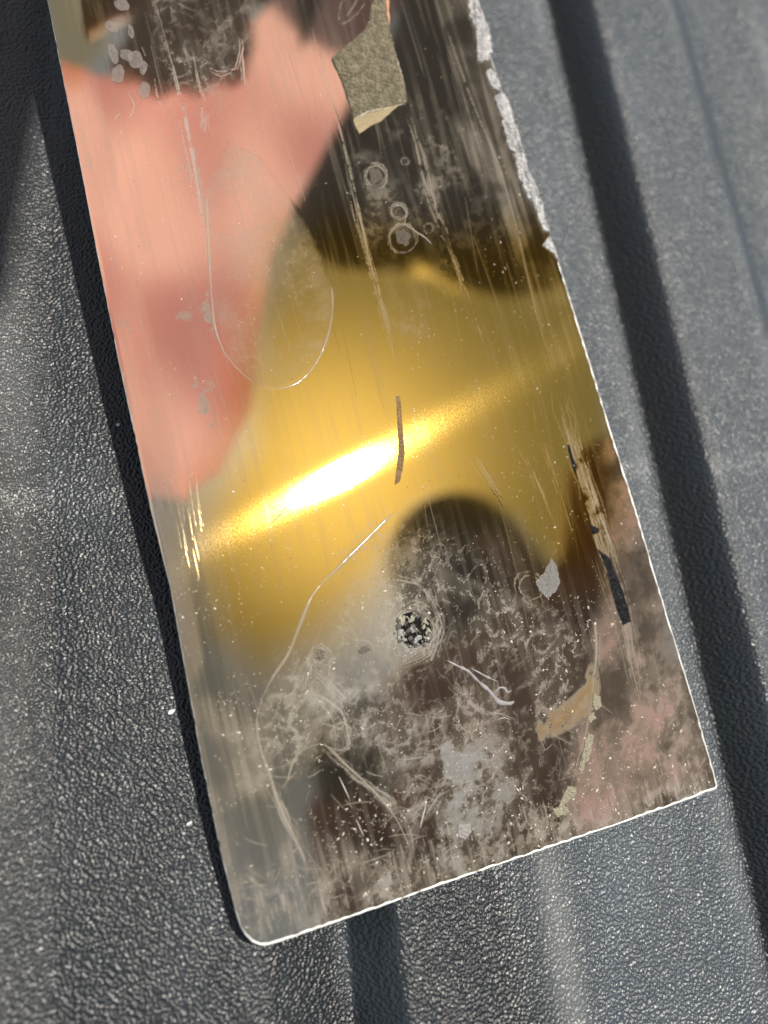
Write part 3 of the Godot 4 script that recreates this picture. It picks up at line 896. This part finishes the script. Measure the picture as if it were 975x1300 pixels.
		xf.append(Transform3D(b, Vector3(v.x, sz * 0.1, v.y)))
	xf.sort_custom(func(a, b): return a.basis.x.length() > b.basis.x.length())
	for k in 150: obj("flake", flakes[k % 10], flake_mat, p, xf[k])
	for f in 2:
		var mm := MultiMesh.new()
		mm.transform_format = MultiMesh.TRANSFORM_3D
		mm.mesh = flakes[f * 3]
		var mine := []
		for k in range(150, xf.size()):
			if k % 2 == f: mine.append(xf[k])
		mm.instance_count = mine.size()
		for k in mine.size(): mm.set_instance_transform(k, mine[k])
		var mi := MultiMeshInstance3D.new()
		mi.multimesh = mm
		mi.name = child_name(p, "flake_dust")
		mi.material_override = flake_mat
		mi.set_meta("kind", "stuff")
		p.add_child(mi, true)
	# a few straight fibres
	for q in [[[533, 1052], [541, 1020]], [[430, 985], [444, 1015]], [[452, 1040], [462, 1062]]]:
		obj("fibre", bead(q, 0.00022, 0.0002, false, 0.1), flake_mat, p)

func _on_plate_px(x: float, y: float, margin: float) -> bool:
	var left := 60.0 + y * 0.2065
	var right := 601.0 + y * 0.3095
	var bottom := 1200.5 - (x - 335.0) * 0.3435
	return x > left + margin and x < right - margin and y < bottom - margin

# ---------- crumbs on the plastic ----------
func _loose_bits() -> void:
	var m := stain_mat(Color(0.75, 0.76, 0.76), 0.6)
	var rows := [
		[217, 904, Vector3(0.9, 0.4, 0.5), "white crumb on the black plastic left of the plate, the largest there"],
		[241, 1045, Vector3(0.7, 0.2, 0.25), "tiny pale splinter on the plastic left of the plate's rounded corner"],
		[150, 539, Vector3(0.5, 0.25, 0.35), "tiny white speck on the plastic close to the plate's pink left edge"]]
	for k in rows.size():
		var q: Array = rows[k]
		var o := obj(numbered("crumb"), lump(q[2] * 0.001, 300 + k), m, self, Transform3D(Basis(Vector3.UP, 0.5), bed_at(q[0], q[1], -0.0033)))
		tag(o, q[3], "crumb", "pale crumbs on the bed liner")

# ---------- unseen figures and pink sheet added for the plate's reflections ----------
func body(bones: Array, cell: float, blend: float) -> ArrayMesh:
	# bones: [from, to, radius there, radius here, colour]; joined by a smooth minimum and meshed as surface nets
	var lo := Vector3.ONE * 1e9
	var hi := -lo
	for b in bones:
		var r: float = maxf(b[2], b[3]) + blend * 4.0
		lo = lo.min((b[0] as Vector3).min(b[1]) - Vector3.ONE * r)
		hi = hi.max((b[0] as Vector3).max(b[1]) + Vector3.ONE * r)
	var nx := int((hi.x - lo.x) / cell) + 2
	var ny := int((hi.y - lo.y) / cell) + 2
	var nz := int((hi.z - lo.z) / cell) + 2
	var g := PackedFloat32Array()
	g.resize(nx * ny * nz)
	var best := PackedFloat32Array()
	best.resize(nx * ny * nz)
	var who := PackedByteArray()
	who.resize(nx * ny * nz)
	for n in bones.size():
		var a: Vector3 = bones[n][0]
		var b: Vector3 = bones[n][1]
		var ra: float = bones[n][2]
		var rb: float = bones[n][3]
		var ab := b - a
		var l2 := maxf(ab.length_squared(), 1e-9)
		var r := maxf(ra, rb) + blend * 3.5
		var p0 := (a.min(b) - Vector3.ONE * r - lo) / cell
		var p1 := (a.max(b) + Vector3.ONE * r - lo) / cell
		for k in range(maxi(0, int(p0.z)), mini(nz - 1, int(p1.z) + 1) + 1):
			for j in range(maxi(0, int(p0.y)), mini(ny - 1, int(p1.y) + 1) + 1):
				for i in range(maxi(0, int(p0.x)), mini(nx - 1, int(p1.x) + 1) + 1):
					var q := lo + Vector3(i, j, k) * cell
					var t := clampf((q - a).dot(ab) / l2, 0.0, 1.0)
					var d := q.distance_to(a + ab * t) - lerpf(ra, rb, t)
					if d > blend * 3.5: continue
					var e := exp(-d / blend)
					var at := (k * ny + j) * nx + i
					g[at] += e
					if e > best[at]:
						best[at] = e
						who[at] = n
	var vid := PackedInt32Array()
	vid.resize(nx * ny * nz)
	vid.fill(-1)
	var st := SurfaceTool.new()
	st.begin(Mesh.PRIMITIVE_TRIANGLES)
	st.set_smooth_group(0)
	var count := 0
	var corner := [0, 1, nx, nx + 1, nx * ny, nx * ny + 1, nx * ny + nx, nx * ny + nx + 1]
	var edges := [[0, 1], [2, 3], [4, 5], [6, 7], [0, 2], [1, 3], [4, 6], [5, 7], [0, 4], [1, 5], [2, 6], [3, 7]]
	for k in nz - 1:
		for j in ny - 1:
			for i in nx - 1:
				var at := (k * ny + j) * nx + i
				var inside := 0
				for c in 8:
					if g[at + corner[c]] > 1.0: inside += 1
				if inside == 0 or inside == 8: continue
				var sum := Vector3()
				var m := 0
				for e in edges:
					var u := log(maxf(g[at + corner[e[0]]], 1e-9))
					var v := log(maxf(g[at + corner[e[1]]], 1e-9))
					if (u > 0.0) == (v > 0.0): continue
					var t := u / (u - v)
					var pa := Vector3(e[0] & 1, (e[0] >> 1) & 1, e[0] >> 2)
					var pb := Vector3(e[1] & 1, (e[1] >> 1) & 1, e[1] >> 2)
					sum += pa.lerp(pb, t)
					m += 1
				var near := at
				for c in 8:
					if best[at + corner[c]] > best[near]: near = at + corner[c]
				st.set_color(bones[who[near]][4])
				st.add_vertex(lo + (Vector3(i, j, k) + sum / m) * cell)
				vid[at] = count
				count += 1
	var step := [1, nx, nx * ny]
	for k in range(1, nz - 1):
		for j in range(1, ny - 1):
			for i in range(1, nx - 1):
				var at := (k * ny + j) * nx + i
				for ax in 3:
					var s: bool = g[at] > 1.0
					if s == (g[at + step[ax]] > 1.0): continue
					var p: int = step[(ax + 1) % 3]
					var q: int = step[(ax + 2) % 3]
					var a := vid[at - p - q]
					var b := vid[at - q]
					var c := vid[at]
					var d := vid[at - p]
					if a < 0 or b < 0 or c < 0 or d < 0: continue
					for t in ([a, c, b, a, d, c] if s else [a, b, c, a, c, d]): st.add_index(t)
	st.generate_normals()
	return st.commit()

func hand_bones(w: Vector3, to: Vector3, side: Vector3, c: Color, s := 1.0) -> Array:
	# palm and five separate, slightly curled fingers; side points to the thumb
	var f := to.normalized()
	var u := (side - f * side.dot(f)).normalized()
	var n := f.cross(u)
	var out := []
	for k in 4:
		var x := (0.030 - k * 0.020) * s
		var root := w + f * (0.088 - absf(k - 1) * 0.004) * s + u * x
		out.append([w + f * 0.012 * s + u * x * 0.5, root, 0.019 * s, 0.0125 * s, c])
		var ln: float = [0.072, 0.082, 0.076, 0.058][k] * s
		var p1 := root + (f * 0.97 + u * x * 1.6 + n * 0.12).normalized() * ln * 0.46
		var p2 := p1 + (f * 0.9 + u * x * 1.2 + n * 0.38).normalized() * ln * 0.31
		var p3 := p2 + (f * 0.75 + n * 0.6).normalized() * ln * 0.23
		out.append([root, p1, 0.0100 * s, 0.0090 * s, c])
		out.append([p1, p2, 0.0090 * s, 0.0080 * s, c])
		out.append([p2, p3, 0.0080 * s, 0.0070 * s, c])
	var t0 := w + f * 0.025 * s + u * 0.024 * s
	var t1 := t0 + (f * 0.7 + u * 0.7).normalized() * 0.045 * s
	var t2 := t1 + (f * 0.9 + u * 0.35 + n * 0.2).normalized() * 0.033 * s
	var t3 := t2 + (f * 0.95 + n * 0.3).normalized() * 0.026 * s
	out.append_array([[t0, t1, 0.017 * s, 0.0115 * s, c], [t1, t2, 0.0115 * s, 0.0100 * s, c], [t2, t3, 0.0100 * s, 0.0085 * s, c]])
	return out

func head_bones(at: Vector3, look: Vector3, skin: Color, hair: Color) -> Array:
	var f := look.normalized()
	var r := f.cross(Vector3.UP).normalized()
	var u := r.cross(f)
	return [
		[at + u * 0.03 - f * 0.02, at + u * 0.035 + f * 0.02, 0.082, 0.080, hair], [at + f * 0.045 + u * 0.0, at + f * 0.055 - u * 0.075, 0.062, 0.045, skin],
		[at + f * 0.112 + u * 0.005, at + f * 0.125 - u * 0.028, 0.007, 0.012, skin], [at + f * 0.10 - u * 0.055, at + f * 0.10 - u * 0.06, 0.014, 0.014, skin],
		[at + r * 0.082 + u * 0.012, at + r * 0.082 - u * 0.025, 0.013, 0.010, skin], [at - r * 0.082 + u * 0.012, at - r * 0.082 - u * 0.025, 0.013, 0.010, skin]]

func figure(called: String, bones: Array, hands: Array, label: String) -> void:
	var root := Node3D.new()
	root.name = numbered(called)
	add_child(root)
	tag(root, label, "added_person")
	var m := StandardMaterial3D.new()
	m.vertex_color_use_as_albedo = true
	m.roughness = 0.7
	obj("body", body(bones, 0.019, 0.013), m, root)
	for h in hands: obj("hand", body(h, 0.005, 0.0035), m, root)

func _added_people() -> void:
	var skin := Color(0.52, 0.30, 0.23)
	var jacket := Color(0.020, 0.015, 0.012)
	var jeans := Color(0.03, 0.04, 0.07)
	var hair := Color(0.012, 0.010, 0.009)
	# added figure in a dark jacket, giving the plate's far end its dark reflection
	var hip := Vector3(0.56, 0.35, -0.95)
	var neck := Vector3(0.56, 1.12, -0.68)
	var sl := neck + Vector3(-0.22, -0.07, 0.02)
	var sr := neck + Vector3(0.20, -0.05, 0.02)
	var el := Vector3(0.24, 0.78, -0.88)
	var wr := Vector3(0.060, 0.44, -0.540)
	var b := [[hip, neck + Vector3(0, -0.22, 0), 0.19, 0.21, jacket], [sl, sr, 0.10, 0.09, jacket], [neck + Vector3(-0.08, -0.25, 0), hip + Vector3(-0.07, 0, 0), 0.15, 0.15, jacket], [neck + Vector3(0.08, -0.25, 0), hip + Vector3(0.07, 0, 0), 0.15, 0.15, jacket],
		[neck, neck + Vector3(0.03, 0.1, -0.10), 0.055, 0.05, skin], [sl, el, 0.065, 0.052, jacket], [el, wr, 0.050, 0.036, jacket],
		[sr, Vector3(0.90, 0.80, -0.72), 0.065, 0.052, jacket], [Vector3(0.90, 0.80, -0.72), Vector3(0.82, 0.55, -0.62), 0.050, 0.036, jacket],
		[hip + Vector3(-0.09, 0, 0), Vector3(0.52, -0.10, -0.90), 0.10, 0.068, jeans], [Vector3(0.52, -0.10, -0.90), Vector3(0.52, -0.52, -0.98), 0.066, 0.045, jeans],
		[hip + Vector3(0.09, 0, 0), Vector3(0.73, -0.10, -0.90), 0.10, 0.068, jeans], [Vector3(0.73, -0.10, -0.90), Vector3(0.73, -0.52, -0.98), 0.066, 0.045, jeans],
		[Vector3(0.52, -0.55, -0.98), Vector3(0.52, -0.57, -0.82), 0.045, 0.035, hair], [Vector3(0.73, -0.55, -0.98), Vector3(0.73, -0.57, -0.82), 0.045, 0.035, hair]]
	b.append_array(head_bones(neck + Vector3(0.05, 0.19, -0.16), Vector3(-0.5, -0.45, 0.7), skin, hair))
	figure("added_person", b, [hand_bones(wr, Vector3(-0.036, -0.05, 0.17), Vector3(-1, 0.1, 0), skin, 1.1), hand_bones(Vector3(0.82, 0.55, -0.62), Vector3(-0.2, -0.8, 0.3), Vector3(-0.3, 0, 1), skin)], "added unseen figure in a dark jacket holding a pink sheet, mirrored dark in the plate's upper end")
	# added figure in a red-brown shirt, shaped for the dark reflection lower right
	var shirt := Color(0.30, 0.085, 0.06)
	var n2 := Vector3(0.60, 1.06, 0.13)
	var h2 := Vector3(0.68, 0.62, 0.78)
	var s1 := n2 + Vector3(-0.20, -0.07, 0.05)
	var s2 := n2 + Vector3(0.13, -0.03, -0.06)
	var e1 := Vector3(0.24, 0.80, 0.48)
	var w1 := Vector3(0.20, 0.76, 0.24)
	var e2 := Vector3(0.745, 0.98, -0.17)
	var b2 := [[h2, n2 + Vector3(0.02, -0.10, 0.14), 0.18, 0.20, shirt], [s1, s2, 0.09, 0.09, shirt], [n2, n2 + Vector3(-0.01, 0.06, -0.06), 0.055, 0.05, skin], [h2 + Vector3(-0.09, -0.02, 0), n2 + Vector3(-0.10, -0.1, 0.1), 0.13, 0.13, shirt], [h2 + Vector3(0.09, -0.02, 0), n2 + Vector3(0.12, -0.1, 0.1), 0.13, 0.13, shirt],
		[s1, e1, 0.085, 0.07, shirt], [e1, w1, 0.068, 0.05, shirt], [s2, e2, 0.095, 0.075, shirt], [e2, Vector3(0.98, 0.80, -0.34), 0.070, 0.036, shirt],
		[h2 + Vector3(-0.09, 0, 0.02), Vector3(0.50, 0.02, 0.74), 0.10, 0.068, jeans], [Vector3(0.50, 0.02, 0.74), Vector3(0.49, -0.42, 0.86), 0.066, 0.045, jeans],
		[h2 + Vector3(0.09, 0, 0.02), Vector3(0.70, 0.02, 0.74), 0.10, 0.068, jeans], [Vector3(0.70, 0.02, 0.74), Vector3(0.71, -0.42, 0.86), 0.066, 0.045, jeans],
		[Vector3(0.49, -0.45, 0.86), Vector3(0.48, -0.47, 0.70), 0.045, 0.035, hair], [Vector3(0.71, -0.45, 0.86), Vector3(0.72, -0.47, 0.70), 0.045, 0.035, hair]]
	var hd := Vector3(0.575, 1.17, -0.005)
	b2.append_array(head_bones(hd, Vector3(-0.25, -0.6, -0.7), skin * 0.8, hair))
	b2.append_array([[hd + Vector3(0.03, 0.03, 0.05), hd + Vector3(-0.03, 0.05, -0.06), 0.135, 0.13, hair], [hd + Vector3(-0.08, -0.02, 0.0), hd + Vector3(-0.10, -0.06, 0.0), 0.09, 0.07, hair]])
	figure("added_person", b2, [hand_bones(w1, Vector3(0.0, -0.1, -0.3), Vector3(0.8, 0, -0.1), Color(0.02, 0.02, 0.025)), hand_bones(Vector3(0.98, 0.80, -0.34), Vector3(0.3, -0.5, -0.4), Vector3(-0.6, 0, -0.5), skin)], "added unseen figure with bushy black hair and a red-brown shirt, mirrored in the plate's lower right")
	_added_pink_sheet()

func _added_pink_sheet() -> void:
	# unseen pink sheet added for the plate's pink reflection, sun shining through it
	var px := [[-10, 60], [60, 92], [95, 104], [150, 100], [215, 90], [270, 60], [330, 10], [375, -60], [385, 55], [430, -60], [540, -60], [500, 10], [440, 135], [385, 240], [345, 320], [330, 420], [318, 520], [280, 600], [215, 640], [120, 640], [30, 480], [-30, 320], [-40, 180]]
	var h0 := 0.42
	var poly := PackedVector2Array()
	for k in px.size():
		var a := mirror_at(px[k][0], px[k][1], h0)
		var b := mirror_at(px[(k + 1) % px.size()][0], px[(k + 1) % px.size()][1], h0)
		for q in 3: poly.append(Vector2(a.x, a.z).lerp(Vector2(b.x, b.z), q / 3.0))
	var st := SurfaceTool.new()
	st.begin(Mesh.PRIMITIVE_TRIANGLES)
	st.set_smooth_group(0)
	var step := 0.010
	var mn := poly[0]
	var mx := poly[0]
	for q in poly:
		mn = mn.min(q)
		mx = mx.max(q)
	var fold := fast(FastNoiseLite.TYPE_SIMPLEX_SMOOTH, 9.0, 1, 40)
	var fade := fast(FastNoiseLite.TYPE_SIMPLEX_SMOOTH, 4.6, 2, 44)
	var dye := func(v: Vector2) -> Color: return Color(0.80, 0.53, 0.53).lerp(Color(0.98, 0.76, 0.73), smoothstep(-0.45, 0.30, fade.get_noise_2d(v.x * 1.3 + 0.37, v.y)))
	var hgt := func(v: Vector2) -> float: return h0 + 0.012 * fold.get_noise_2d(v.x + v.y * 0.4, v.y * 0.35) * 1.6 + 0.10 * (v.y + 0.2) * -0.3
	for i in int((mx.x - mn.x) / step) + 1:
		for j in int((mx.y - mn.y) / step) + 1:
			var cellp := PackedVector2Array([mn + Vector2(i, j) * step, mn + Vector2(i + 1, j) * step, mn + Vector2(i + 1, j + 1) * step, mn + Vector2(i, j + 1) * step])
			for piece in Geometry2D.intersect_polygons(cellp, poly):
				var idx := Geometry2D.triangulate_polygon(piece)
				for k in range(0, idx.size(), 3):
					var a := piece[idx[k]]
					var b := piece[idx[k + 1]]
					var c := piece[idx[k + 2]]
					if (b - a).cross(c - a) < 0:
						var t := b
						b = c
						c = t
					for v: Vector2 in [a, b, c]:
						st.set_color(dye.call(v))
						st.add_vertex(Vector3(v.x, hgt.call(v), v.y))
					for v: Vector2 in [a, c, b]:
						st.set_color(dye.call(v))
						st.add_vertex(Vector3(v.x, hgt.call(v) - 0.0015, v.y))
	st.generate_normals()
	var m := StandardMaterial3D.new()
	m.resource_name = "added_pink_cotton"
	m.vertex_color_use_as_albedo = true
	m.roughness = 0.9
	m.backlight_enabled = true
	m.backlight = Color(1.5, 1.5, 1.5).linear_to_srgb()
	var o := obj("added_pink_sheet", st.commit(), m)
	tag(o, "added thin pink sheet with the sun shining through, giving the plate its pink reflection, held above the plate's far left edge", "added_pink_sheet")

func mirror_at(px: float, py: float, h: float) -> Vector3:     # where the mirror of that picture point lies at a height
	var d := ray(px, py).normalized()
	var p := plate_world(px, py)
	d -= plate_n * 2.0 * d.dot(plate_n)
	return p + d * ((h - p.y) / d.y)
